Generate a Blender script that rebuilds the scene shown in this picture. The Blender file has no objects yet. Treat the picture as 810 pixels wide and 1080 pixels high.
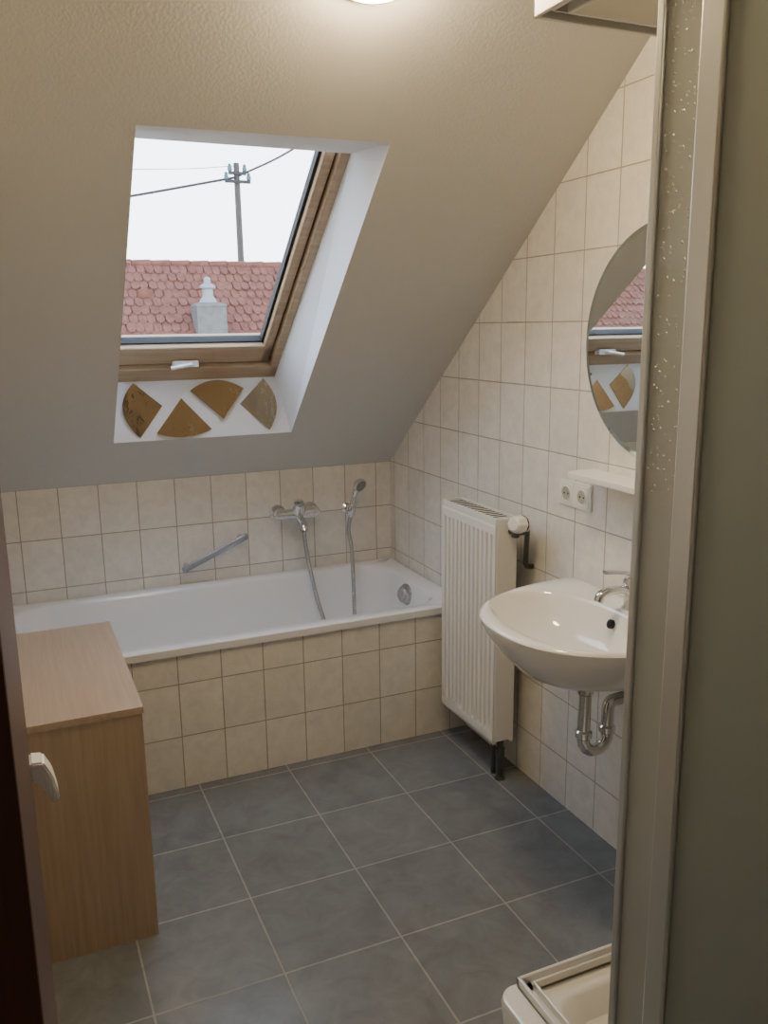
import bpy, bmesh, math, random
from mathutils import Vector, Matrix
random.seed(4)
COL = bpy.context.scene.collection
# ---------------------------------------------------------------- camera model
H = 1.55; F = 910.55; PT = .2131; YAW = .4137; ROLL = .0128
XR, YB, YF, ZT, ZK, M = 1.56, 3.479, 2.766, .514, .958, .7983
ca, sa, cp, sp = math.cos(YAW), math.sin(YAW), math.cos(PT), math.sin(PT)
fw = Vector((sa*cp, ca*cp, -sp)); rt = Vector((ca, -sa, 0)); up = rt.cross(fw)
def ray(u, v):
    x = u-405; y = v-540; c, s = math.cos(ROLL), math.sin(ROLL)
    return F*fw+(x*c-y*s)*rt-(x*s+y*c)*up
def hit(u, v, n, d):
    D = ray(u, v); n = Vector(n); t = (d-H*n.z)/D.dot(n)
    return Vector((0, 0, H))+t*D
# ---------------------------------------------------------------- objects
def obj(name, bm, mat, parent=None, smooth=False, **kw):
    me = bpy.data.meshes.new(name)
    if parent is not None:
        off = Vector(parent.location)
        p = parent
        while p.parent: p = p.parent; off += Vector(p.location)
        bmesh.ops.translate(bm, verts=bm.verts, vec=-off)
    bmesh.ops.recalc_face_normals(bm, faces=bm.faces)
    bm.to_mesh(me); bm.free()
    if smooth:
        for p in me.polygons: p.use_smooth = True
        if smooth != 'all':
            try: me.set_sharp_from_angle(angle=math.radians(38))
            except Exception: pass
    o = bpy.data.objects.new(name, me); COL.objects.link(o)
    me.materials.append(mat)
    if parent is not None: o.parent = parent
    for k, v in kw.items(): o[k] = v
    return o
def thing(name, label, cat, loc, group=None):
    o = bpy.data.objects.new(name, None); COL.objects.link(o)
    o.location = loc; o.empty_display_size = .05
    o['label'] = label; o['category'] = cat
    if group: o['group'] = group
    return o
def struct_empty(name, loc=(0, 0, 0)):
    o = bpy.data.objects.new(name, None); COL.objects.link(o); o.location = loc; o['kind'] = 'structure'; return o
def NB(): return bmesh.new()
def box(bm, a, b, bev=0, seg=2):
    x0, y0, z0 = a; x1, y1, z1 = b
    vs = [bm.verts.new(p) for p in ((x0,y0,z0),(x1,y0,z0),(x1,y1,z0),(x0,y1,z0),(x0,y0,z1),(x1,y0,z1),(x1,y1,z1),(x0,y1,z1))]
    fs = [bm.faces.new([vs[i] for i in q]) for q in ((0,3,2,1),(4,5,6,7),(0,1,5,4),(1,2,6,5),(2,3,7,6),(3,0,4,7))]
    if bev:
        es = list({e for f in fs for e in f.edges})
        bmesh.ops.bevel(bm, geom=es, offset=bev, segments=seg, profile=.5, affect='EDGES')
    return bm
def prism(bm, pts, vec):
    a = [bm.verts.new(p) for p in pts]; b = [bm.verts.new(Vector(p)+Vector(vec)) for p in pts]
    bm.faces.new(a); bm.faces.new(b[::-1])
    n = len(a)
    for i in range(n): bm.faces.new((a[i], b[i], b[(i+1) % n], a[(i+1) % n]))
    return bm
def quad(bm, *pts):
    return bm.faces.new([bm.verts.new(p) for p in pts])
def basis(d):
    d = Vector(d).normalized(); h = Vector((0, 0, 1)) if abs(d.z) < .9 else Vector((1, 0, 0))
    a = d.cross(h).normalized(); return d, a, d.cross(a)
def lathe(bm, prof, org, axis, n=32, cap=True, flute=0):
    d, a, b = basis(axis); org = Vector(org); rings = []
    for r, h in prof:
        rings.append([bm.verts.new(org+d*h+(a*math.cos(t)+b*math.sin(t))*(r*(1-(flute if (k//2) % 2 else 0)))) for k, t in [(k, 2*math.pi*k/n) for k in range(n)]])
    for A, B in zip(rings, rings[1:]):
        for k in range(n): bm.faces.new((A[k], A[(k+1) % n], B[(k+1) % n], B[k]))
    if cap:
        bm.faces.new(rings[0][::-1]); bm.faces.new(rings[-1])
    return bm
def cyl(bm, p, q, r, n=20): 
    p = Vector(p); q = Vector(q); L = (q-p).length; e = min(r*.2, L*.2)
    return lathe(bm, [(r-e, 0), (r, e), (r, L-e), (r-e, L)], p, q-p, n)
def spline(pts, k=8):
    P = [Vector(p) for p in pts]; P = [2*P[0]-P[1]]+P+[2*P[-1]-P[-2]]; out = []
    for i in range(1, len(P)-2):
        for j in range(k):
            t = j/k; a, b, c, d = P[i-1:i+3]
            out.append(.5*((2*b)+(c-a)*t+(2*a-5*b+4*c-d)*t*t+(3*b-a-3*c+d)*t**3))
    out.append(P[-2]); return out
def tube(bm, pts, r, n=12, flat=None):
    P = [Vector(p) for p in pts]; rings = []; d0 = (P[1]-P[0]).normalized(); _, a, b = basis(d0)
    for i, p in enumerate(P):
        d = (P[min(i+1, len(P)-1)]-P[max(i-1, 0)]).normalized()
        a = (a-d*a.dot(d)).normalized(); b = d.cross(a)
        rr = r[min(i, len(r)-1)] if isinstance(r, (list, tuple)) else r
        fl = flat or (1, 1)
        rings.append([bm.verts.new(p+(a*math.cos(t)*fl[0]+b*math.sin(t)*fl[1])*rr) for t in [2*math.pi*k/n for k in range(n)]])
    for A, B in zip(rings, rings[1:]):
        for k in range(n): bm.faces.new((A[k], A[(k+1) % n], B[(k+1) % n], B[k]))
    bm.faces.new(rings[0][::-1]); bm.faces.new(rings[-1]); return bm
def loft(bm, loops, cap0=False, cap1=False):
    R = [[bm.verts.new(p) for p in L] for L in loops]; n = len(R[0])
    for A, B in zip(R, R[1:]):
        for k in range(n): bm.faces.new((A[k], A[(k+1) % n], B[(k+1) % n], B[k]))
    if cap0: bm.faces.new(R[0][::-1])
    if cap1: bm.faces.new(R[-1])
    return bm
def rrect(x0, x1, y0, y1, z, r, k=8):
    out = []
    for cx, cy, a0 in ((x1-r, y1-r, 0), (x0+r, y1-r, 90), (x0+r, y0+r, 180), (x1-r, y0+r, 270)):
        for j in range(k+1):
            t = math.radians(a0+90*j/k); out.append((cx+r*math.cos(t), cy+r*math.sin(t), z))
    return out
# ---------------------------------------------------------------- materials
def newmat(name):
    m = bpy.data.materials.new(name); m.use_nodes = True; return m, m.node_tree.nodes, m.node_tree.links, m.node_tree.nodes['Principled BSDF']
def mat(name, col, rough=.5, metal=0, noise=0, nscale=30, bump=0, bscale=200, spec=.5, coat=0):
    m, N, L, P = newmat(name)
    P.inputs['Base Color'].default_value = (*col, 1); P.inputs['Roughness'].default_value = rough; P.inputs['Metallic'].default_value = metal
    P.inputs['Specular IOR Level'].default_value = spec; P.inputs['Coat Weight'].default_value = coat
    g = N.new('ShaderNodeNewGeometry')
    n = N.new('ShaderNodeTexNoise'); n.inputs['Scale'].default_value = nscale; n.inputs['Detail'].default_value = 5
    L.new(g.outputs['Position'], n.inputs['Vector'])
    mx = N.new('ShaderNodeMix'); mx.data_type = 'RGBA'
    k = noise
    mx.inputs['A'].default_value = (*[c*(1-k) for c in col], 1); mx.inputs['B'].default_value = (*[min(1, c*(1+k)) for c in col], 1)
    L.new(n.outputs['Fac'], mx.inputs['Factor']); L.new(mx.outputs['Result'], P.inputs['Base Color'])
    if bump:
        b = N.new('ShaderNodeTexNoise'); b.inputs['Scale'].default_value = bscale; b.inputs['Detail'].default_value = 3
        L.new(g.outputs['Position'], b.inputs['Vector'])
        bp = N.new('ShaderNodeBump'); bp.inputs['Strength'].default_value = bump; bp.inputs['Distance'].default_value = .003
        L.new(b.outputs['Fac'], bp.inputs['Height']); L.new(bp.outputs['Normal'], P.inputs['Normal'])
    return m
def tilemat(name, ax, u0, v0, w, h, g, c1, c2, cg, rough, mottle=.08, mscale=9, gb=1.):
    m, N, L, P = newmat(name)
    geo = N.new('ShaderNodeNewGeometry'); sx = N.new('ShaderNodeSeparateXYZ'); L.new(geo.outputs['Position'], sx.inputs[0])
    cb = N.new('ShaderNodeCombineXYZ')
    for i, (a, o) in enumerate(((ax[0], u0), (ax[1], v0))):
        s = N.new('ShaderNodeMath'); s.operation = 'SUBTRACT'; L.new(sx.outputs[a.upper()], s.inputs[0]); s.inputs[1].default_value = o-40*(w, h)[i]
        L.new(s.outputs[0], cb.inputs[i])
    b = N.new('ShaderNodeTexBrick'); b.offset = 0; b.squash = 1
    L.new(cb.outputs[0], b.inputs['Vector'])
    for k, v in (('Scale', 1), ('Mortar Size', g), ('Mortar Smooth', .3), ('Bias', 0), ('Brick Width', w), ('Row Height', h)): b.inputs[k].default_value = v
    b.inputs['Color1'].default_value = (*c1, 1); b.inputs['Color2'].default_value = (*c2, 1); b.inputs['Mortar'].default_value = (*cg, 1)
    n = N.new('ShaderNodeTexNoise'); n.inputs['Scale'].default_value = mscale; n.inputs['Detail'].default_value = 8; n.inputs['Roughness'].default_value = .65; n.inputs['Distortion'].default_value = .6
    L.new(geo.outputs['Position'], n.inputs['Vector'])
    r = N.new('ShaderNodeMapRange'); r.inputs['From Min'].default_value = .3; r.inputs['From Max'].default_value = .7
    r.inputs['To Min'].default_value = 1-mottle; r.inputs['To Max'].default_value = 1+mottle; L.new(n.outputs['Fac'], r.inputs['Value'])
    v = N.new('ShaderNodeVectorMath'); v.operation = 'SCALE'; L.new(b.outputs['Color'], v.inputs[0]); L.new(r.outputs[0], v.inputs['Scale'])
    L.new(v.outputs[0], P.inputs['Base Color'])
    ro = N.new('ShaderNodeMapRange'); ro.inputs['To Min'].default_value = rough; ro.inputs['To Max'].default_value = .85; L.new(b.outputs['Fac'], ro.inputs['Value']); L.new(ro.outputs[0], P.inputs['Roughness'])
    inv = N.new('ShaderNodeMath'); inv.operation = 'SUBTRACT'; inv.inputs[0].default_value = 1; L.new(b.outputs['Fac'], inv.inputs[1])
    bp = N.new('ShaderNodeBump'); bp.inputs['Strength'].default_value = .6*gb; bp.inputs['Distance'].default_value = .003; L.new(inv.outputs[0], bp.inputs['Height'])
    L.new(bp.outputs['Normal'], P.inputs['Normal'])
    return m
def woodmat(name, c1, c2, rough, axis='z', scale=1.):
    m, N, L, P = newmat(name)
    geo = N.new('ShaderNodeNewGeometry'); mp = N.new('ShaderNodeMapping')
    s = {'x': (1.2, 26, 26), 'y': (26, 1.2, 26), 'z': (26, 26, 1.2)}[axis]
    mp.inputs['Scale'].default_value = [q*scale for q in s]; L.new(geo.outputs['Position'], mp.inputs['Vector'])
    n = N.new('ShaderNodeTexNoise'); n.inputs['Scale'].default_value = 3; n.inputs['Detail'].default_value = 7; n.inputs['Roughness'].default_value = .6; L.new(mp.outputs[0], n.inputs['Vector'])
    r = N.new('ShaderNodeValToRGB'); r.color_ramp.elements[0].position = .35; r.color_ramp.elements[1].position = .68
    r.color_ramp.elements[0].color = (*c1, 1); r.color_ramp.elements[1].color = (*c2, 1)
    L.new(n.outputs['Fac'], r.inputs[0]); L.new(r.outputs[0], P.inputs['Base Color']); P.inputs['Roughness'].default_value = rough
    return m
T1, T2, TG = (.82, .79, .74), (.77, .74, .685), (.41, .365, .30)
m_tile_x = tilemat('cream tile back', 'xz', .0158, .561, .1473, .1985, .0022, T1, T2, TG, .16, .08, 22)
m_tile_f = tilemat('cream tile bath front', 'xz', .011, -.002, .1473, .190, .0022, T1, T2, TG, .16, .08, 22)
m_tile_y = tilemat('cream tile side', 'yz', 2.11, .561, .1473, .1985, .0022, T1, T2, TG, .16, .08, 22)
m_floor = tilemat('grey floor tile', 'xy', .8142, 2.0931, .3145, .3145, .0028, (.182, .192, .200), (.160, .170, .178), (.29, .28, .25), .25, mottle=.18, mscale=11, gb=.6)
m_plaster = mat('rough white plaster', (.66, .645, .615), .9, bump=.4, bscale=130, noise=.02)
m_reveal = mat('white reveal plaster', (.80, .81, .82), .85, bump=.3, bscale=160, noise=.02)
m_enamel = mat('white enamel', (.86, .87, .89), .08, coat=.4)
m_ceramic = mat('white sanitary ceramic', (.86, .85, .83), .06, coat=.4)
m_chrome = mat('chrome', (.74, .74, .75), .12, 1)
m_hose = mat('metal hose', (.5, .5, .5), .25, 1, bump=.8, bscale=900)
m_wpaint = mat('white radiator paint', (.82, .80, .74), .3)
m_wplast = mat('white plastic', (.82, .81, .77), .35)
m_dark = mat('dark gap', (.02, .02, .02), .7)
m_gunm = mat('dark metal', (.12, .12, .12), .35, .8)
m_alu = mat('white lacquered aluminium', (.76, .75, .71), .3, .2)
m_alub = mat('satin grey aluminium profile', (.54, .56, .56), .3, .5)
m_oak = woodmat('light oak laminate', (.36, .265, .185), (.43, .325, .235), .45, 'z')
m_oakt = woodmat('light oak laminate top', (.40, .30, .22), (.47, .365, .275), .35, 'y')
m_pine = woodmat('varnished pine', (.42, .29, .17), (.52, .38, .24), .35, 'x')
m_door = woodmat('dark brown wood', (.06, .020, .011), (.11, .038, .02), .4, 'z')
m_amber = mat('amber mirror glass', (.50, .37, .23), .02, 1, bump=1, bscale=16)
m_ambg = mat('pale smoked mirror glass', (.58, .54, .48), .02, 1, bump=1, bscale=16)
m_mirror = mat('mirror', (.86, .90, .88), .01, 1)
m_bevel = mat('mirror bevel', (.70, .80, .76), .06, 1)
m_redtile = mat('red clay roof tile', (.115, .049, .036), .9, noise=.6, nscale=8, spec=.1)
m_house = mat('pale rendered wall', (.6, .56, .48), .9)
m_zinc = mat('weathered grey render', (.095, .095, .09), .8, 0, noise=.5, nscale=9, spec=.1)
m_wire = mat('dark wire', (.04, .04, .04), .7, spec=.1)
m_polew = woodmat('weathered pole wood', (.04, .036, .032), (.07, .062, .055), .9, 'z')
m_insul = mat('insulator porcelain', (.03, .075, .09), .4)
m_hall = mat('hall wall paint', (.50, .49, .46), .9)
def glassmat(name, fac, tint=(1, 1, 1)):
    m, N, L, P = newmat(name); N.remove(P)
    t = N.new('ShaderNodeBsdfTransparent'); t.inputs[0].default_value = (*tint, 1); g = N.new('ShaderNodeBsdfGlossy'); g.inputs['Roughness'].default_value = .02
    x = N.new('ShaderNodeMixShader'); x.inputs[0].default_value = fac
    L.new(t.outputs[0], x.inputs[1]); L.new(g.outputs[0], x.inputs[2]); L.new(x.outputs[0], N['Material Output'].inputs[0]); return m
m_glass = glassmat('clear glass', .04)
def frostmat(name, col, rough, bscale, bump, trans=.35, clear=0.):
    m, N, L, P = newmat(name)
    P.inputs['Base Color'].default_value = (*col, 1); P.inputs['Roughness'].default_value = rough
    tl = N.new('ShaderNodeBsdfTranslucent'); tl.inputs[0].default_value = (*col, 1)
    x = N.new('ShaderNodeMixShader'); x.inputs[0].default_value = trans
    g = N.new('ShaderNodeNewGeometry'); n = N.new('ShaderNodeTexNoise'); n.inputs['Scale'].default_value = bscale
    L.new(g.outputs['Position'], n.inputs['Vector'])
    b = N.new('ShaderNodeBump'); b.inputs['Strength'].default_value = bump; b.inputs['Distance'].default_value = .002
    L.new(n.outputs['Fac'], b.inputs['Height']); L.new(b.outputs['Normal'], P.inputs['Normal'])
    L.new(P.outputs[0], x.inputs[1]); L.new(tl.outputs[0], x.inputs[2])
    y = N.new('ShaderNodeMixShader'); y.inputs[0].default_value = clear; tr_ = N.new('ShaderNodeBsdfTransparent')
    L.new(x.outputs[0], y.inputs[1]); L.new(tr_.outputs[0], y.inputs[2]); L.new(y.outputs[0], N['Material Output'].inputs[0]); return m
m_frost = frostmat('frosted acrylic', (.62, .67, .645), .35, 60, .08, .6)
m_wet = frostmat('wet acrylic', (.54, .57, .56), .15, 60, .12, .35, .06)
def emis(name, col, s):
    m, N, L, P = newmat(name); P.inputs['Base Color'].default_value = (*col, 1); P.inputs['Emission Color'].default_value = (*col, 1); P.inputs['Emission Strength'].default_value = s; return m
m_lamp = emis('lit opal glass', (1, .76, .44), 105)
m_hall_fill = emis('added hall fill glow', (1, .88, .70), 17)
# ---------------------------------------------------------------- setting
LX, FY = -.10, .40
ZC = 2.5; YC = YB-(ZC-ZK)/M
bm = NB(); box(bm, (-1.1, -1.3, -.1), (XR+.1, YB+.1, 0)); obj('floor', bm, m_floor, kind='structure')
bm = NB(); box(bm, (LX-.1, YB, 0), (XR, YB+.1, ZK)); obj('wall_back', bm, m_tile_x, kind='structure')
def side(x0, x1, y0):
    b = NB(); prism(b, [(x0, y0, 0), (x0, YB, 0), (x0, YB, ZK), (x0, YC, ZC), (x0, y0, ZC)], (x1-x0, 0, 0)); return b
obj('wall_right', side(XR, XR+.1, FY-.12), m_tile_y, kind='structure')
obj('wall_left', side(LX-.1, LX, FY), m_tile_y, kind='structure')
# front wall with doorway
DX0, DX1, DZ = -.06, .74, 2.03
bm = NB(); box(bm, (-1.1, FY-.12, 0), (DX0, FY, ZC)); box(bm, (DX1, FY-.12, 0), (XR, FY, ZC)); box(bm, (DX0, FY-.12, DZ), (DX1, FY, ZC))
obj('wall_front', bm, m_hall, kind='structure')
bm = NB(); box(bm, (-1.2, -1.3, 0), (-1.1, FY, ZC)); obj('wall_hall_left', bm, m_hall, kind='structure')
bm = NB(); box(bm, (XR, -1.3, 0), (XR+.1, FY-.12, ZC)); obj('wall_hall_right', bm, m_hall, kind='structure')
bm = NB(); box(bm, (-1.2, -1.4, 0), (XR+.1, -1.3, ZC)); obj('wall_hall_back', bm, m_hall, kind='structure')
# doorway frame
bm = NB()
box(bm, (DX0-.02, FY-.14, 0), (DX0+.02, FY+.0, DZ)); box(bm, (DX1-.02, FY-.14, 0), (DX1+.05, FY+.012, DZ)); box(bm, (DX0-.02, FY-.14, DZ), (DX1+.05, FY+.012, DZ+.06))
obj('trim_2', bm, m_door, kind='structure')
# slope local frame
L_ = math.sqrt(1+M*M); nS = Vector((0, M/L_, 1/L_)); dS = Vector((0, -1/L_, M/L_)); O_ = Vector((0, 3.246, ZK+M*(YB-3.246)))
def S(x, s, o=0): return Vector((x, 0, 0))+O_+dS*s+nS*o
sB = -(YB-3.246)*L_; sT = (3.246-YC)*L_
TL, TR, BR, BL = (.343, 1.381), (.981, 1.386), (1.031, -.001), (.358, 0)
bm = NB(); xa, xb = LX-.1, XR+.02
cor = [S(xa, sT), S(xb, sT), S(xb, sB), S(xa, sB)]; hol = [S(*TL), S(*TR), S(*BR), S(*BL)]
a = [bm.verts.new(p) for p in cor]; h = [bm.verts.new(p) for p in hol]
for i in range(4): bm.faces.new((a[i], a[(i+1) % 4], h[(i+1) % 4], h[i]))
quad(bm, (-1.2, YC, ZC), (XR+.1, YC, ZC), (XR+.1, -1.4, ZC), (-1.2, -1.4, ZC))
obj('ceiling', bm, m_plaster, kind='structure')
bm = NB()
IL, IR, IB, IT, IO = .275, .972, .135, 1.20, .17
inn = [S(IL, IT, IO), S(IR, IT, IO), S(IR, IB, IO), S(IL, IB, IO)]
a = [bm.verts.new(p) for p in inn]; h = [bm.verts.new(p) for p in hol]
for i in range(4): bm.faces.new((a[i], a[(i+1) % 4], h[(i+1) % 4], h[i]))
obj('trim_1', bm, m_reveal, kind='structure')
# roof window
win = struct_empty('window_1', S(.62, .7, .2))
def sbox(bm, x0, x1, s0, s1, o0, o1, bev=0):
    b = NB(); box(b, (0, 0, 0), (x1-x0, s1-s0, o1-o0), bev)
    for v in b.verts:
        c = v.co.copy(); v.co = S(x0+c.x, s0+c.y, o0+c.z)
    me = bpy.data.meshes.new('t'); b.to_mesh(me); b.free(); bm.from_mesh(me); bpy.data.meshes.remove(me)
bm = NB()
sbox(bm, .270, .320, .10, 1.34, .170, .26, .004); sbox(bm, .942, .985, .10, 1.34, .170, .26, .004)
sbox(bm, .270, .985, .10, .205, .170, .26, .004); sbox(bm, .270, .985, 1.28, 1.34, .170, .26, .004)
obj('window_frame', bm, m_pine, win)
bm = NB()
sbox(bm, .324, .360, .212, 1.275, .186, .25, .005); sbox(bm, .902, .936, .212, 1.275, .186, .25, .005)
sbox(bm, .324, .936, .212, .305, .186, .25, .005); sbox(bm, .324, .936, 1.19, 1.275, .186, .25, .005)
obj('sash', bm, m_pine, win)
bm = NB()
sbox(bm, .318, .326, .2, 1.28, .2, .255); sbox(bm, .934, .944, .2, 1.28, .2, .255); sbox(bm, .318, .944, .203, .214, .2, .255); sbox(bm, .318, .944, 1.27, 1.283, .2, .255)
sbox(bm, .892, .904, .29, 1.19, .206, .232); sbox(bm, .356, .364, .29, 1.19, .206, .232); sbox(bm, .358, .898, .30, .312, .206, .232); sbox(bm, .358, .898, 1.182, 1.192, .206, .232)
obj('gasket', bm, m_dark, win)
bm = NB(); sbox(bm, .358, .900, .30, 1.20, .214, .222); obj('glass_pane', bm, m_glass, win)
hp = hit(196, 384, nS, O_.dot(nS)+.17)
bm = NB(); box(bm, (hp.x-.045, hp.y-.01, hp.z-.012), (hp.x+.045, hp.y+.03, hp.z+.012), .004)
tube(bm, [(hp.x+.01, hp.y, hp.z), (hp.x+.012, hp.y-.035, hp.z), (hp.x-.01, hp.y-.042, hp.z-.004), (hp.x-.06, hp.y-.042, hp.z-.012)], .007)
obj('window_handle', bm, m_wplast, win, True)
# amber fan mirrors on the vertical bottom reveal
def fan(ap, e0, e1, c, label, tilt, m_, name='decorative_mirror'):
    pts = [ap]+[tuple((1-t)**2*e0[i]+2*t*(1-t)*c[i]+t*t*e1[i] for i in (0, 1)) for t in [k/14 for k in range(15)]]
    W = [hit(u, v, (0, 1, 0), 3.2455) for u, v in pts]
    cx = sum(w.x for w in W)/len(W); cz = sum(w.z for w in W)/len(W)
    b = NB(); top = [w+Vector((0, -.009+(w.x-cx)*tilt[0]+(w.z-cz)*tilt[1], 0)) for w in W]
    A_ = [b.verts.new(w) for w in W]; B_ = [b.verts.new(w) for w in top]; n = len(W)
    b.faces.new(A_[::-1]); b.faces.new(B_)
    for i in range(n): b.faces.new((A_[i], A_[(i+1) % n], B_[(i+1) % n], B_[i]))
    o = obj(name, b, m_)
    o['label'] = label; o['category'] = 'wall mirror'; o['group'] = 'fan shaped amber mirror pieces below the skylight'
fan((171, 428), (140, 404), (148, 462), (114, 432), 'fan-shaped amber mirror piece, leftmost below skylight, curved side facing left', (.06, -.03), m_amber)
fan((235, 441), (200, 412), (256, 409), (226, 391), 'fan-shaped amber mirror piece with its curve upward and point down', (-.02, .05), m_amber)
fan((191, 420), (165, 457), (223, 452), (196, 467), 'fan-shaped amber mirror piece with its point upward and curve down', (.04, .05), m_amber)
fan((253, 426), (277, 399), (284, 453), (301, 424), 'fan-shaped amber mirror piece, rightmost below skylight, curved side facing right', (-.07, -.02), m_ambg)
# bath apron
bm = NB(); box(bm, (LX, YF, 0), (XR, YF+.03, ZT-.031)); obj('wall_bath_apron', bm, m_tile_f, kind='structure')
# door
dr = struct_empty('door_1', (-.03, FY, 0))
bm = NB(); box(bm, (-.052, .405, .008), (-.0105, 1.05, 2.0), .002); obj('door_leaf', bm, m_door, dr)
bm = NB(); prism(bm, [(-.0105, .978, 1.072), (.004, .978, 1.070), (.0125, .978, 1.052), (.0175, .978, 1.026), (.0165, .978, 1.018), (.009, .978, 1.018), (.003, .978, 1.040), (-.0105, .978, 1.050)], (0, .030, 0))
bmesh.ops.bevel(bm, geom=bm.edges[:], offset=.0022, segments=3, affect='EDGES')
for k in range(3): box(bm, (.004+.0035*k, .9765, 1.024+.004*(2-k)), (.0052+.0035*k, .979, 1.050-.004*k), .0005)
obj('door_handle', bm, mat('bright white plastic', (.93, .93, .93), .3), dr, True)
# ---------------------------------------------------------------- bathtub
tub = thing('bathtub', 'white enamel bathtub built in behind a cream tiled front', 'bathtub', (.73, 3.12, ZT))
x0, x1, y0, y1 = LX+.003, XR-.003, YF-.012, YB-.003
loops = [rrect(x0, x1, y0, y1, ZT-.030, .012), rrect(x0, x1, y0, y1, ZT-.006, .012), rrect(x0+.005, x1-.005, y0+.006, y1-.005, ZT, .014),
         rrect(x0+.05, x1-.072, y0+.050, y1-.050, ZT, .13), rrect(x0+.058, x1-.078, y0+.056, y1-.056, ZT-.004, .13),
         rrect(x0+.066, x1-.083, y0+.062, y1-.062, ZT-.016, .13), rrect(x0+.10, x1-.092, y0+.075, y1-.075, ZT-.10, .13),
         rrect(x0+.20, x1-.110, y0+.10, y1-.10, ZT-.26, .13), rrect(x0+.27, x1-.135, y0+.125, y1-.125, ZT-.345, .12),
         rrect(x0+.33, x1-.18, y0+.165, y1-.165, ZT-.375, .10), rrect(x0+.45, x1-.25, y0+.24, y1-.24, ZT-.382, .06)]
bm = NB(); loft(bm, loops, False, True); obj('tub_shell', bm, m_enamel, tub, True)
dk = Vector((x1-.088, 3.12, .452))
bm = NB(); lathe(bm, [(.042, 0), (.045, .004), (.042, .010), (.036, .012), (.034, .024), (.027, .030)], dk, (-1, -.15, .1), 32); obj('overflow_knob', bm, mat('satin chrome disc', (.5, .5, .51), .22, 1), tub, True)
bm = NB(); lathe(bm, [(.034, 0), (.033, .004), (.02, .006)], (x1-.36, 3.12, ZT-.381), (0, 0, 1), 28); obj('drain', bm, m_chrome, tub, True)
# bath mixer
mx = thing('bath_mixer_tap', 'chrome lever bath mixer tap on the tiled wall above the tub', 'tap', (1.10, YB, .775))
yw = YB
for xx in (1.03, 1.175):
    bm = NB(); lathe(bm, [(.034, 0), (.034, .004), (.022, .014), (.016, .03)], (xx, yw-.001, .775), (0, -1, 0), 24); obj('escutcheon', bm, m_chrome, mx, True)
bm = NB(); tube(bm, spline([(1.005, yw-.055, .775), (1.03, yw-.055, .775), (1.10, yw-.058, .775), (1.175, yw-.055, .775), (1.2, yw-.055, .775)], 4), [.015]+[.021]*3+[.022]*4+[.026]*5+[.021]*3+[.015], 18)
cyl(bm, (1.03, yw-.02, .775), (1.03, yw-.055, .775), .017); cyl(bm, (1.175, yw-.02, .775), (1.175, yw-.055, .775), .017)
lathe(bm, [(.026, 0), (.028, .02), (.025, .045), (.012, .052)], (1.105, yw-.065, .78), (0, -.45, 1), 24)
obj('body', bm, m_chrome, mx, True)
bm = NB(); tube(bm, spline([(1.105, yw-.085, .828), (1.09, yw-.12, .845), (1.07, yw-.16, .85), (1.06, yw-.19, .848)], 5), .011, 12, (1.3, .6)); obj('lever', bm, m_chrome, mx, True)
bm = NB(); tube(bm, spline([(1.105, yw-.07, .765), (1.10, yw-.11, .750), (1.095, yw-.155, .742), (1.093, yw-.17, .722)], 5), .017, 14); obj('spout', bm, m_chrome, mx, True)
hs = [(1.125, yw-.06, .76), (1.125, yw-.065, .70), (1.13, yw-.075, .62), (1.137, yw-.10, .53), (1.152, yw-.165, .38), (1.185, yw-.23, .25), (1.24, yw-.245, .20), (1.285, yw-.22, .27), (1.305, yw-.175, .38), (1.328, yw-.11, .50), (1.338, yw-.075, .60), (1.334, yw-.052, .68), (1.344, yw-.052, .733)]
bm = NB(); tube(bm, spline(hs, 8), .0085, 10); obj('shower_hose', bm, m_hose, mx, True)
br = thing('shower_bracket', 'chrome wall bracket holding the hand shower', 'bracket', (1.345, YB, .755))
bm = NB(); lathe(bm, [(.023, 0), (.023, .005), (.012, .012), (.012, .035)], (1.345, yw-.001, .765), (0, -1, 0), 20); lathe(bm, [(.018, -.018), (.020, 0), (.018, .018)], (1.347, yw-.052, .765), (.2, -.15, 1), 20); obj('holder', bm, m_chrome, br, True)
hd = thing('hand_shower', 'chrome hand shower hanging on its wall bracket', 'shower head', (1.35, YB-.055, .77))
bm = NB(); tube(bm, spline([(1.345, yw-.052, .735), (1.350, yw-.058, .79), (1.362, yw-.066, .84), (1.372, yw-.078, .878)], 6), [.010]*6+[.011]*6+[.013]*6+[.015], 14); obj('grip', bm, m_chrome, hd, True)
bm = NB(); lathe(bm, [(.012, -.018), (.026, -.004), (.032, .008), (.031, .016), (.028, .018)], (1.374, yw-.080, .882), (.25, -.85, -.40), 28); obj('spray_head', bm, m_chrome, hd, True)
bm = NB(); lathe(bm, [(.025, .0182), (.024, .0195)], (1.374, yw-.080, .882), (.25, -.85, -.40), 28); obj('spray_face', bm, mat('grey rubber', (.25, .25, .25), .6), hd, True)
# grab bar
gb = thing('grab_bar', 'slanted chrome grab bar on the tiled wall above the tub', 'grab bar', (.745, YB, .64))
A = Vector((.607, yw-.04, .582)); B = Vector((.885, yw-.04, .700)); d = (B-A).normalized(); w_ = Vector((-d.z, 0, d.x))
bm = NB(); prism(bm, [A-w_*.013, A+w_*.013, B+w_*.013, B-w_*.013], (0, -.012, 0)); bmesh.ops.bevel(bm, geom=bm.edges[:], offset=.004, segments=3, affect='EDGES'); obj('bar', bm, mat('satin chrome', (.55, .55, .56), .2, 1), gb, True)
for q in (A+d*.025, B-d*.025):
    bm = NB(); lathe(bm, [(.011, 0), (.010, .002), (.009, .04)], (q.x, yw-.001, q.z), (0, -1, 0), 18); obj('mount', bm, m_chrome, gb, True)
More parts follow.
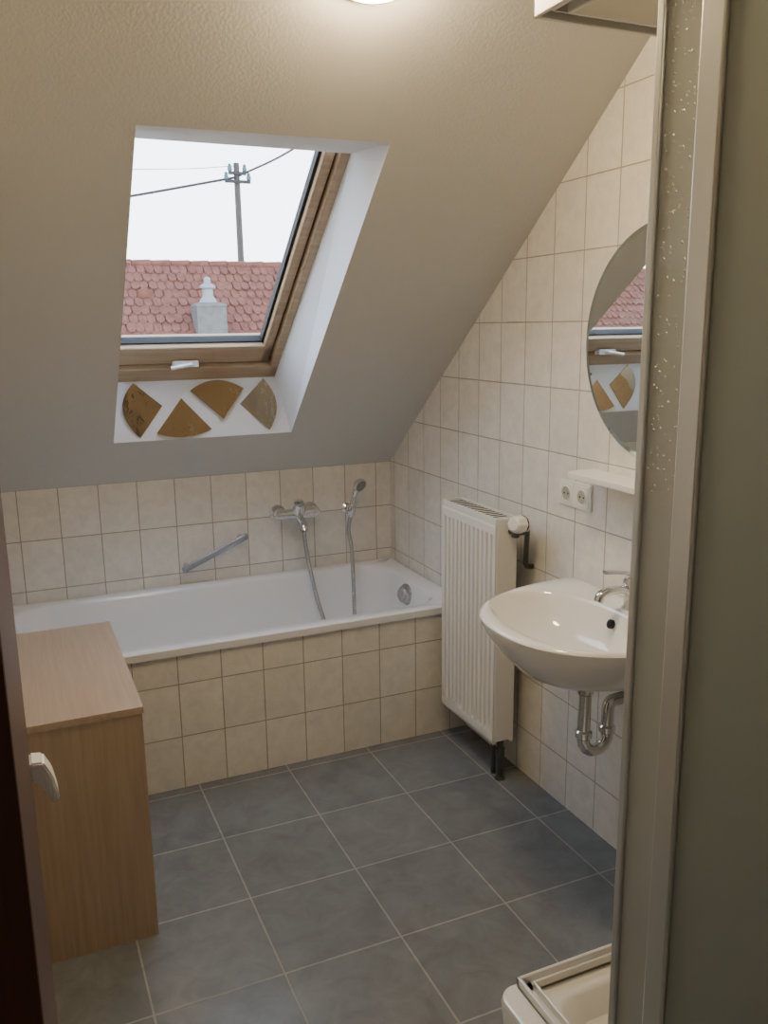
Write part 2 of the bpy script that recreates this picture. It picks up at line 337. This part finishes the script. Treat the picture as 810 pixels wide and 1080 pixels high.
# ---------------------------------------------------------------- radiator
rx0, rx1, ry0, ry1, rz0, rz1 = 1.42, 1.502, 2.337, 2.715, .142, .935
ra = thing('radiator', 'tall narrow white panel radiator beside the tiled bath', 'radiator', ((rx0+rx1)/2, (ry0+ry1)/2, 0))
def ribbed(xf, dirn):
    b = NB(); n = 12; pitch = (ry1-ry0-.03)/n; prof = [(0, ry0+.003)]
    for k in range(n):
        y = ry0+.015+k*pitch; prof += [(0, y+.005), (.0125, y+.0085), (.0125, y+.0155), (0, y+.019)]
    prof += [(0, ry1-.003)]
    rows = [(rz0+.0, .004), (rz0+.012, 0), (rz0+.040, 0), (rz0+.05, 1), (rz1-.065, 1), (rz1-.055, 0), (rz1-.03, 0), (rz1-.022, .004)]
    R = []
    for z, k in rows:
        R.append([b.verts.new((xf+dirn*(dp*(k if k == 1 else 0)+(k if k < 1 else 0)), y, z)) for dp, y in prof])
    for P_, Q_ in zip(R, R[1:]):
        for i in range(len(P_)-1): b.faces.new((P_[i], P_[i+1], Q_[i+1], Q_[i]))
    box(b, (min(xf+dirn*.013, xf+dirn*.016), ry0+.003, rz0+.004), (max(xf+dirn*.013, xf+dirn*.016), ry1-.003, rz1-.024))
    for yy in (ry0+.003, ry1-.003): quad(b, (xf, yy, rz0), (xf+dirn*.014, yy, rz0), (xf+dirn*.014, yy, rz1-.022), (xf, yy, rz1-.022))
    quad(b, (xf+dirn*.003, ry0+.003, rz1-.022), (xf+dirn*.014, ry0+.003, rz1-.022), (xf+dirn*.014, ry1-.003, rz1-.022), (xf+dirn*.003, ry1-.003, rz1-.022))
    return b
obj('front_panel', ribbed(rx0, 1), m_wpaint, ra, False)
obj('rear_panel', ribbed(rx1, -1), m_wpaint, ra, False)
for yy in (ry0-.003, ry1):
    bm = NB(); box(bm, (rx0+.004, yy, rz0+.012), (rx1-.004, yy+.003, rz1-.004), .001); obj('side_cover', bm, m_wpaint, ra)
bm = NB()
box(bm, (rx0+.002, ry0, rz1-.022), (rx0+.008, ry1, rz1), .0015); box(bm, (rx1-.008, ry0, rz1-.022), (rx1-.002, ry1, rz1), .0015)
box(bm, (rx0+.002, ry0, rz1-.022), (rx1-.002, ry0+.008, rz1), .002); box(bm, (rx0+.002, ry1-.008, rz1-.022), (rx1-.002, ry1, rz1), .002)
k = ry0+.026
while k < ry1-.014: box(bm, (rx0+.007, k, rz1-.004), (rx1-.007, k+.006, rz1-.0025)); k += .0245
obj('top_grille', bm, m_wpaint, ra)
bm = NB(); box(bm, (rx0+.009, ry0+.009, rz1-.016), (rx1-.009, ry1-.009, rz1-.0065)); box(bm, (rx0+.0175, ry0+.01, rz0+.03), (rx1-.0175, ry1-.01, rz1-.016)); obj('convector_shade', bm, m_dark, ra)  # convector blackened and set close below the slats as painted slot shade
bm = NB(); tube(bm, [(1.462, ry0+.02, rz0+.03), (1.462, ry0+.02, .03), (1.462, ry0+.02, 0)], .012, 14); lathe(bm, [(.018, 0), (.018, .006), (.014, .012)], (1.462, ry0+.02, 0), (0, 0, 1), 18); cyl(bm, (1.462, ry0+.02, .085), (1.462, ry0+.02, .12), .016); obj('feed_pipe', bm, m_gunm, ra, True)
bm = NB(); tube(bm, [(1.462, ry0+.065, rz0+.03), (1.462, ry0+.065, 0)], .009, 14); obj('return_pipe', bm, m_gunm, ra, True)
bm = NB(); cyl(bm, (1.475, ry0, .89), (1.475, ry0-.03, .89), .011); cyl(bm, (1.475, ry0-.03, .875), (1.475, ry0-.03, .91), .014); cyl(bm, (1.475, ry0-.03, .89), (1.52, ry0-.03, .89), .010)
tube(bm, [(1.52, ry0-.03, .905), (1.522, ry0-.025, .86), (1.528, ry0-.01, .775), (1.535, ry0-.008, .765), (XR-.002, ry0-.008, .762)], .0085, 12)
obj('valve', bm, m_gunm, ra, True)
bm = NB(); lathe(bm, [(.015, 0), (.024, .006), (.029, .018), (.0295, .044), (.026, .066), (.018, .072)], (1.508, ry0-.045, .920), (-1, -.35, .12), 32, True, .05)
obj('thermostat_knob', bm, m_wplast, ra)
bm = NB(); lathe(bm, [(.0295, .026), (.0295, .031)], (1.508, ry0-.045, .920), (-1, -.35, .12), 28); obj('scale_ring', bm, m_dark, ra, True)
# ---------------------------------------------------------------- washbasin
yc = 1.80; sk = thing('washbasin', 'white ceramic washbasin mounted on the cream tiled wall', 'sink', (XR, yc, .70))
def dl(a, b, z, n=2.4, NN=56, c=(1.36, 1.80), wall=XR-.002):
    out = []
    for k in range(NN):
        t = 2*math.pi*k/NN; lo, hi = 0, 1.
        for _ in range(30):
            r = (lo+hi)/2; x = c[0]+r*math.cos(t); y = c[1]+r*math.sin(t)
            ok = x <= wall and (abs(wall-x)/b)**n+(abs(y-yc)/a)**n <= 1
            if ok: lo = r
            else: hi = r
        out.append((c[0]+lo*math.cos(t), c[1]+lo*math.sin(t), z))
    return out
def el(cx, rx_, ry_, z, NN=56, n=2.2):
    out = []
    for k in range(NN):
        t = 2*math.pi*k/NN; c_, s_ = math.cos(t), math.sin(t); r = 1/((abs(c_)/rx_)**n+(abs(s_)/ry_)**n)**(1/n)
        out.append((cx+r*c_, yc+r*s_, z))
    return out
zr = .785
lps = [dl(.09, .26, .608), dl(.15, .31, .618), dl(.215, .365, .648), dl(.27, .41, .695), dl(.305, .442, .742), dl(.316, .453, .765), dl(.318, .455, .777), dl(.314, .451, zr-.002), dl(.308, .446, zr),
       el(1.315, .168, .268, zr-.001), el(1.315, .162, .262, zr-.005), el(1.316, .155, .252, zr-.02), el(1.32, .140, .225, zr-.06), el(1.33, .112, .17, zr-.10), el(1.345, .07, .10, zr-.122), el(1.36, .028, .028, zr-.13)]
bm = NB(); loft(bm, lps, True, True); obj('basin', bm, m_ceramic, sk, True)
bm = NB(); lathe(bm, [(.026, 0), (.025, .004), (.016, .005), (.012, .003)], (1.36, yc, zr-.129), (0, 0, 1), 24); obj('drain', bm, m_chrome, sk, True)
bm = NB(); lathe(bm, [(.013, -.006), (.013, .004), (.010, .006)], (1.462, yc, zr-.04), (-1, 0, .35), 20); obj('overflow_hole', bm, m_dark, sk, True)
fc = thing('washbasin_tap', 'small chrome lever tap on the white washbasin', 'tap', (1.522, yc, zr))
bm = NB(); lathe(bm, [(.027, 0), (.027, .005), (.022, .012), (.021, .06), (.023, .075), (.018, .09)], (1.522, yc-.01, zr-.001), (-.06, 0, 1), 24); obj('body', bm, m_chrome, fc, True)
bm = NB(); tube(bm, spline([(1.517, yc-.01, zr+.045), (1.487, yc-.01, zr+.058), (1.447, yc-.01, zr+.060), (1.417, yc-.01, zr+.052), (1.409, yc-.01, zr+.035)], 5), .013, 14, (1.1, .9)); obj('spout', bm, m_chrome, fc, True)
bm = NB(); tube(bm, spline([(1.527, yc-.01, zr+.09), (1.497, yc-.01, zr+.103), (1.457, yc-.01, zr+.110), (1.427, yc-.01, zr+.113)], 5), .009, 12, (1.3, .6)); obj('lever', bm, m_chrome, fc, True)
tp = thing('drain_trap', 'chrome pipe trap hanging below the washbasin', 'drain pipe', (1.385, yc, .60))
bm = NB()
pts = [(1.385, yc, .610), (1.385, yc, .47)]+[(1.425-.04*math.cos(t), yc, .42-.04*math.sin(t)) for t in [math.pi*k/8 for k in range(9)]]+[(1.465, yc, .46)]+[(1.485-.02*math.cos(t), yc, .50+.02*math.sin(t)) for t in [math.pi/2*k/4 for k in range(5)]]+[(XR-.002, yc, .52)]
tube(bm, pts, .0175, 18); obj('pipe', bm, m_chrome, tp, True)
for p_, q_ in (((1.385, yc, .555), (1.385, yc, .585)), ((1.385, yc, .425), (1.385, yc, .45)), ((1.465, yc, .425), (1.465, yc, .45))):
    bm = NB(); cyl(bm, p_, q_, .0235, 12); obj('nut', bm, m_chrome, tp, True)
bm = NB(); lathe(bm, [(.036, 0), (.036, .004), (.022, .012)], (XR-.001, yc, .52), (-1, 0, 0), 24); obj('wall_flange', bm, m_chrome, tp, True)
bm = NB(); cyl(bm, (1.36, yc+.01, .588), (1.47, yc-.02, .592), .006, 10); obj('waste_rod', bm, m_chrome, tp, True)
for yy, lb in ((yc+.075, 'small chrome shut-off valve below the washbasin, on the radiator side of the trap'), (yc-.075, 'small chrome shut-off valve below the washbasin, on the shower side of the trap')):
    av = thing('shut_off_valve', lb, 'valve', (XR, yy, .575), 'shut-off valves below the washbasin')
    bm = NB(); lathe(bm, [(.022, 0), (.022, .004), (.010, .008), (.010, .05)], (XR-.001, yy, .575), (-1, 0, 0), 18); cyl(bm, (XR-.05, yy, .565), (XR-.05, yy, .605), .010); obj('body', bm, m_chrome, av, True)
    bm = NB(); lathe(bm, [(.014, 0), (.016, .004), (.015, .022), (.011, .025)], (XR-.056, yy, .575), (-1, 0, 0), 16, True, .08); obj('knob', bm, m_chrome, av)
    bm = NB(); cyl(bm, (XR-.05, yy, .604), (XR-.05, yy, .638), .005, 10); obj('supply_pipe', bm, m_chrome, av, True)
# mirror, shelf, socket
mr = thing('round_mirror', 'large round mirror hanging on the tiled wall over the white shelf', 'mirror', (XR, 1.769, 1.495))
R = .310
bm = NB(); lathe(bm, [(R-.006, .001), (R-.006, .004)], (XR, 1.769, 1.495), (-1, 0, 0), 96); obj('backing', bm, m_dark, mr)
bm = NB(); lathe(bm, [(R, .004), (R, .0055), (R-.014, .0085)], (XR, 1.769, 1.495), (-1, 0, 0), 96, cap=False); obj('bevel', bm, m_bevel, mr)
bm = NB(); lathe(bm, [(R-.014, .0075), (R-.014, .0085)], (XR, 1.769, 1.495), (-1, 0, 0), 96); obj('mirror_glass', bm, m_mirror, mr)
sh = thing('bathroom_shelf', 'narrow white shelf under the round mirror', 'shelf', (XR, 1.77, 1.12))
bm = NB(); pr = [p for p in rrect(1.454, XR+.04, 1.515, 2.028, 1.120, .03, 6)]
pr = [(min(x, XR-.002), y, z) for x, y, z in pr]
loft(bm, [[(x, y, z) for x, y, z in pr], [(x, y, z+.014) for x, y, z in pr]], True, True); bmesh.ops.remove_doubles(bm, verts=bm.verts, dist=1e-5); obj('board', bm, m_wplast, sh)
for yy in (1.56, 1.93):
    bm = NB(); prism(bm, [(XR-.002, yy, 1.12), (XR-.002, yy, 1.085), (1.53, yy, 1.12)], (0, .012, 0)); obj('bracket', bm, m_wplast, sh)
so = thing('double_power_socket', 'double white power socket on the tiles below the shelf', 'power socket', (XR, 2.106, 1.042))
bm = NB(); box(bm, (XR-.007, 2.028, 1.003), (XR-.001, 2.186, 1.082), .002); obj('cover_plate', bm, m_wplast, so)
for yy in (2.068, 2.146):
    bm = NB(); box(bm, (XR-.009, yy-.031, 1.011), (XR-.006, yy+.031, 1.074), .001); lathe(bm, [(.024, .006), (.024, .012), (.021, .012), (.020, .006)], (XR, yy, 1.042), (-1, 0, 0), 28, cap=False); obj('insert', bm, m_wplast, so)
    bm = NB(); lathe(bm, [(.0215, .0088), (.0215, .0096)], (XR, yy, 1.042), (-1, 0, 0), 24); w = obj('socket_well', bm, mat('socket shade', (.42, .40, .35), .5), so)
    for dy in (-.009, .009):
        bm = NB(); lathe(bm, [(.003, .0094), (.003, .0102)], (XR, yy+dy, 1.042), (-1, 0, 0), 10); obj('pin_hole', bm, m_dark, w)
# ---------------------------------------------------------------- cabinet
cb = thing('low_cabinet', 'light oak laminate cabinet standing against the bath', 'cabinet', (.07, 2.4, 0))
bm = NB(); box(bm, (LX+.006, 2.053, .0), (.243, 2.069, .622), .001); box(bm, (LX+.006, 2.73, 0), (.243, 2.742, .622), .001); box(bm, (LX+.006, 2.069, .04), (.225, 2.73, .06)); box(bm, (LX+.006, 2.069, .04), (LX+.012, 2.73, .622)); box(bm, (LX+.012, 2.069, .0), (.215, 2.085, .04))
obj('body', bm, m_oak, cb)
bm = NB(); box(bm, (LX+.004, 2.050, .6225), (.247, 2.746, .641), .0012); obj('top', bm, m_oakt, cb)
for a_, b_ in ((2.072, 2.400), (2.404, 2.727)):
    bm = NB(); box(bm, (.227, a_, .045), (.243, b_, .618), .001); obj('door', bm, m_oak, cb)
# ---------------------------------------------------------------- shower
tr = thing('shower_tray', 'white shower tray with raised rounded rim in the corner', 'shower tray', (1.22, .90, 0))
tx0, tx1, ty0, ty1, tz = .866, XR-.003, FY+.004, 1.402, .12
lo = [rrect(tx0+.006, tx1, ty0, ty1-.006, 0, .04), rrect(tx0, tx1, ty0, ty1, tz-.012, .04), rrect(tx0+.003, tx1-.002, ty0+.002, ty1-.003, tz-.003, .04), rrect(tx0+.010, tx1-.008, ty0+.008, ty1-.010, tz, .04),
      rrect(tx0+.085, tx1-.05, ty0+.05, ty1-.075, tz, .06), rrect(tx0+.095, tx1-.06, ty0+.06, ty1-.085, tz-.008, .06), rrect(tx0+.12, tx1-.08, ty0+.08, ty1-.11, tz-.055, .06), rrect(tx0+.20, tx1-.17, ty0+.17, ty1-.20, tz-.062, .05)]
bm = NB(); loft(bm, lo, True, True); obj('tray_shell', bm, m_ceramic, tr, True)
bm = NB(); lathe(bm, [(.045, 0), (.043, .004), (.02, .006)], (1.22, .9, tz-.062), (0, 0, 1), 28); obj('drain_cover', bm, m_chrome, tr, True)
en = thing('shower_enclosure', 'corner shower enclosure with pale profiles and clouded sliding panels', 'shower enclosure', (1.22, .90, tz))
ex, ey, zt0, zt1 = .93, 1.372, 2.066, 2.106
bm = NB(); box(bm, (ex-.024, FY+.004, zt0), (ex-.016, ey+.024, zt1+.01), .002); box(bm, (ex+.018, FY+.004, zt0), (ex+.026, ey-.02, zt1+.01), .002); box(bm, (ex-.022, FY+.004, zt1-.012), (ex+.024, ey+.02, zt1+.006)); box(bm, (ex-.003, FY+.004, zt0+.008), (ex+.003, ey, zt1)); obj('side_top_rail', bm, m_alu, en)
bm = NB(); box(bm, (ex-.024, ey+.016, zt0), (XR-.003, ey+.024, zt1+.01), .002); box(bm, (ex+.02, ey-.026, zt0), (XR-.003, ey-.018, zt1+.01), .002); box(bm, (ex-.02, ey-.024, zt1-.012), (XR-.003, ey+.022, zt1+.006)); box(bm, (ex, ey-.003, zt0+.008), (XR-.003, ey+.003, zt1)); obj('front_top_rail', bm, m_alu, en)
bm = NB(); box(bm, (ex-.016, FY+.004, tz+.001), (ex-.008, ey+.016, tz+.026), .002); box(bm, (ex+.008, FY+.004, tz+.001), (ex+.014, ey-.01, tz+.026), .002); box(bm, (ex-.016, FY+.004, tz+.001), (ex+.014, ey+.01, tz+.008)); obj('side_bottom_rail', bm, m_alu, en)
bm = NB(); box(bm, (ex-.016, ey+.008, tz+.001), (XR-.003, ey+.016, tz+.026), .002); box(bm, (ex+.01, ey-.014, tz+.001), (XR-.003, ey-.008, tz+.026), .002); box(bm, (ex-.01, ey-.014, tz+.001), (XR-.003, ey+.016, tz+.008)); obj('front_bottom_rail', bm, m_alu, en)
bm = NB(); box(bm, (ex-.014, .953, tz+.026), (ex+.008, .999, zt0), .004); obj('post', bm, m_alub, en)
bm = NB(); box(bm, (ex-.006, FY+.02, tz+.026), (ex-.001, .957, zt0)); obj('fixed_panel', bm, m_frost, en)
bm = NB(); box(bm, (ex-.010, FY+.004, tz+.026), (ex+.006, FY+.03, zt0), .002); obj('wall_profile', bm, m_alub, en)
bm = NB(); box(bm, (ex+.009, FY+.12, tz+.03), (ex+.014, 1.092, zt0-.004)); sd = obj('sliding_door', bm, m_wet, en)
bm = NB(); box(bm, (ex+.002, 1.090, tz+.03), (ex+.018, 1.106, zt0-.004), .003); obj('door_edge_profile', bm, m_alub, sd)
bm = NB()
for _ in range(260):
    y = random.uniform(1.0, 1.085); z = 2.03-.75*random.random()**1.4; r = random.uniform(.0007, .0022)
    g = bmesh.ops.create_icosphere(bm, subdivisions=1, radius=r)
    for v in g['verts']: v.co = Vector((v.co.x*.6+ex+.009, v.co.y+y, v.co.z*1.2+z))
obj('water_drops', bm, mat('water drop', (.72, .73, .71), .05, .5), sd, True, kind='stuff')
bm = NB(); box(bm, (1.29, ey-.004, tz+.026), (XR-.02, ey+.001, zt0)); obj('front_fixed_panel', bm, m_frost, en)
bm = NB(); box(bm, (1.26, ey-.010, tz+.026), (1.295, ey+.010, zt0), .003); obj('front_post', bm, m_alub, en)
bm = NB(); box(bm, (XR-.03, ey-.010, tz+.026), (XR-.003, ey+.008, zt0), .002); obj('wall_profile', bm, m_alub, en)
# ---------------------------------------------------------------- lamps
lc = Vector((.783, 1.775, ZK+M*(YB-1.775)))
lm = thing('ceiling_lamp', 'round lit ceiling lamp on the slope above the skylight', 'ceiling lamp', lc)
bm = NB(); lathe(bm, [(.135, .001), (.137, .012), (.130, .018)], lc, -nS, 48); obj('lamp_base', bm, m_wplast, lm, True)
bm = NB(); lathe(bm, [(.126, .016), (.122, .035), (.105, .055), (.07, .070), (.03, .077), (.005, .078)], lc, -nS, 48); obj('lamp_shade', bm, m_lamp, lm, True)
lc = Vector((.3, -.5, ZC))
lm = thing('hall_fill_lamp', 'added unseen fill lamp on the hall ceiling outside the bathroom door', 'ceiling lamp', lc)  # unseen lamp, added to brighten the shower panel and cabinet front
bm = NB(); lathe(bm, [(.135, .001), (.137, .012), (.130, .018)], lc, (0, 0, -1), 48); obj('lamp_base', bm, m_wplast, lm, True)
bm = NB(); lathe(bm, [(.126, .016), (.122, .035), (.105, .055), (.07, .070), (.03, .077), (.005, .078)], lc, (0, 0, -1), 48); obj('lamp_shade', bm, m_hall_fill, lm, True)
# ---------------------------------------------------------------- outside
ho = thing('neighbour_house', 'neighbouring house with red clay tiled roof seen through the skylight', 'house', (4, 18, -4))
RY, RZ = 18.0, 2.79
def roofpt(x, q, o=0): # q metres down the slope
    c = math.sqrt(.5); return Vector((x, RY-q*c-o*c, RZ-q*c+o*c))
bm = NB(); tw, row = .165, .225
for j in range(29):
    for i in range(-115, 71):
        x = 0+i*tw+(tw/2 if j % 2 else 0); q0 = j*row; q1 = q0+row*1.3+random.uniform(-.012, .012); lift = random.uniform(.022, .048); sk_ = random.uniform(-.01, .01)
        pts = [roofpt(x+.004, q0, .004), roofpt(x+tw-.004, q0, .004), roofpt(x+tw-.007+sk_, q1-.06, lift)]+[roofpt(x+tw/2+sk_+(tw/2-.007)*math.cos(t), q1-.06+.06*math.sin(t), lift+.003) for t in [math.pi*k/5 for k in range(1, 5)]]+[roofpt(x+.007+sk_, q1-.06, lift)]
        low = [p+Vector((0, 0, -.022)) for p in pts[2:]]
        vs = [bm.verts.new(p) for p in pts]; bm.faces.new(vs)
        lv = [bm.verts.new(p) for p in low]
        for k in range(len(lv)-1): bm.faces.new((vs[2+k], vs[3+k], lv[k+1], lv[k]))
quad(bm, roofpt(-19, 0, -.01), roofpt(11.8, 0, -.01), roofpt(11.8, 6.8, -.01), roofpt(-19, 6.8, -.01))
quad(bm, (-19, RY, RZ), (11.8, RY, RZ), (11.8, RY+4.8, RZ-4.8), (-19, RY+4.8, RZ-4.8))
obj('roof', bm, m_redtile, ho)
bm = NB()
for i in range(80): lathe(bm, [(.06, 0), (.068, .2), (.075, .37)], (-18.7+i*.38, RY, RZ+.01), (1, 0, 0), 14)
obj('ridge_tiles', bm, m_redtile, ho, True)
bm = NB(); box(bm, (-18.8, RY-4.5, -6), (11.5, RY+4.5, RZ-4.6)); obj('house_wall', bm, m_house, ho)
cc = hit(222, 340, (0, 1, 0), 16.6)
wz = hit(222, 321, (0, 1, 0), 16.6).z
bm = NB(); loft(bm, [[(cc.x+sx_*w_, 16.7+sy_*w_, z_) for sx_, sy_ in ((-1, -1), (1, -1), (1, 1), (-1, 1))] for w_, z_ in ((.29, .2), (.275, wz-.05), (.285, wz-.045), (.28, wz-.01), (.22, wz+.03))], True, True); ch = obj('chimney', bm, m_zinc, ho)
ct = hit(221, 292, (0, 1, 0), 16.7).z
bm = NB(); hh = ct-wz; lathe(bm, [(.18, .01), (.15, hh*.18), (.10, hh*.3), (.10, hh*.55), (.15, hh*.6), (.15, hh*.68), (.07, hh*.75), (.06, hh*.95), (.02, hh)], (cc.x, 16.7, wz), (0, 0, 1), 20); obj('cowl', bm, mat('pale metal cowl', (.17, .18, .185), .5, 0, spec=.2), ch, True)
bx_ = hit(150, 300, (0, 1, 0), 17.6).x
bm = NB(); prism(bm, [(bx_-.13, 17.3, 2.12), (bx_+.13, 17.3, 2.12), (bx_+.13, 17.28, 2.24), (bx_, 17.27, 2.30), (bx_-.13, 17.28, 2.24)], (0, .35, .03))
obj('roof_vent', bm, m_redtile, ho)
pt = hit(249, 172, (0, 1, 0), 25); px = pt.x
up_ = thing('utility_pole', 'wooden utility pole with insulators beyond the red roof', 'utility pole', (px, 25, -4))
bm = NB(); tube(bm, [(px+.06, 25, -4), (px+.02, 25, 2), (px, 25, pt.z)], [.12, .095, .08], 14); obj('pole', bm, m_polew, up_, True)
for z_, w_ in ((pt.z-.28, .25), (pt.z-.50, .36)):
    bm = NB(); box(bm, (px-w_, 24.88, z_-.04), (px+w_, 24.95, z_+.04)); ca_ = obj('crossarm', bm, m_wire, up_)
    for xx in (-w_+.04, w_-.04):
        bm = NB(); lathe(bm, [(.03, 0), (.06, .03), (.065, .11), (.045, .14), (.05, .18), (.02, .22)], (px+xx, 24.92, z_+.03), (0, 0, 1), 14); obj('insulator', bm, m_insul, ca_, True)
l0 = hit(137, 207, (0, 1, 0), 25); r0 = hit(311, 156, (0, 1, 0), 25); mid = hit(249, 187, (0, 1, 0), 24.95)
def cable(name, pts, r, label):
    b = NB(); tube(b, spline(pts, 10), r, 8); o = obj(name, b, m_wire); o['label'] = label; o['category'] = 'power line'; return o
dl_ = l0-mid; dr_ = r0-mid
cable('power_line', [mid+dl_*4+Vector((0, 0, .5)), mid+dl_*2.2+Vector((0, 0, .05)), l0, mid], .034, 'dark power line running left from the utility pole')
cable('power_line', [mid, r0, mid+dr_*2.5+Vector((0, 0, .5)), mid+dr_*5+Vector((0, 0, 2))], .030, 'dark power line rising to the right from the utility pole')
m2 = mid+Vector((0, 0, .3)); 
cable('power_line', [m2+dl_*4+Vector((0, 0, 2.2)), m2+dl_*2+Vector((0, 0, .9)), m2+dl_*.6+Vector((0, 0, .2)), m2], .009, 'thin upper wire running left from the utility pole top')
# ---------------------------------------------------------------- world, camera
w = bpy.data.worlds.new('world'); bpy.context.scene.world = w; w.use_nodes = True
N = w.node_tree.nodes; L = w.node_tree.links; bg = N['Background']
tc = N.new('ShaderNodeTexCoord'); sx = N.new('ShaderNodeSeparateXYZ'); L.new(tc.outputs['Generated'], sx.inputs[0])
rp = N.new('ShaderNodeValToRGB'); rp.color_ramp.elements[0].position = 0; rp.color_ramp.elements[0].color = (.88, .94, 1, 1); rp.color_ramp.elements[1].position = .8; rp.color_ramp.elements[1].color = (.60, .76, 1, 1)
L.new(sx.outputs['Z'], rp.inputs[0]); L.new(rp.outputs[0], bg.inputs['Color']); bg.inputs['Strength'].default_value = 7.2
cd = bpy.data.cameras.new('camera'); cam = bpy.data.objects.new('camera', cd); COL.objects.link(cam)
cd.sensor_fit = 'VERTICAL'; cd.sensor_height = 24; cd.lens = F/1080*24; cd.clip_start = .02; cd.clip_end = 200
c, s = math.cos(ROLL), math.sin(ROLL)
X = rt*c-up*s; Y = up*c+rt*s
cam.matrix_world = Matrix(((X.x, Y.x, -fw.x, 0), (X.y, Y.y, -fw.y, 0), (X.z, Y.z, -fw.z, H), (0, 0, 0, 1)))
bpy.context.scene.camera = cam
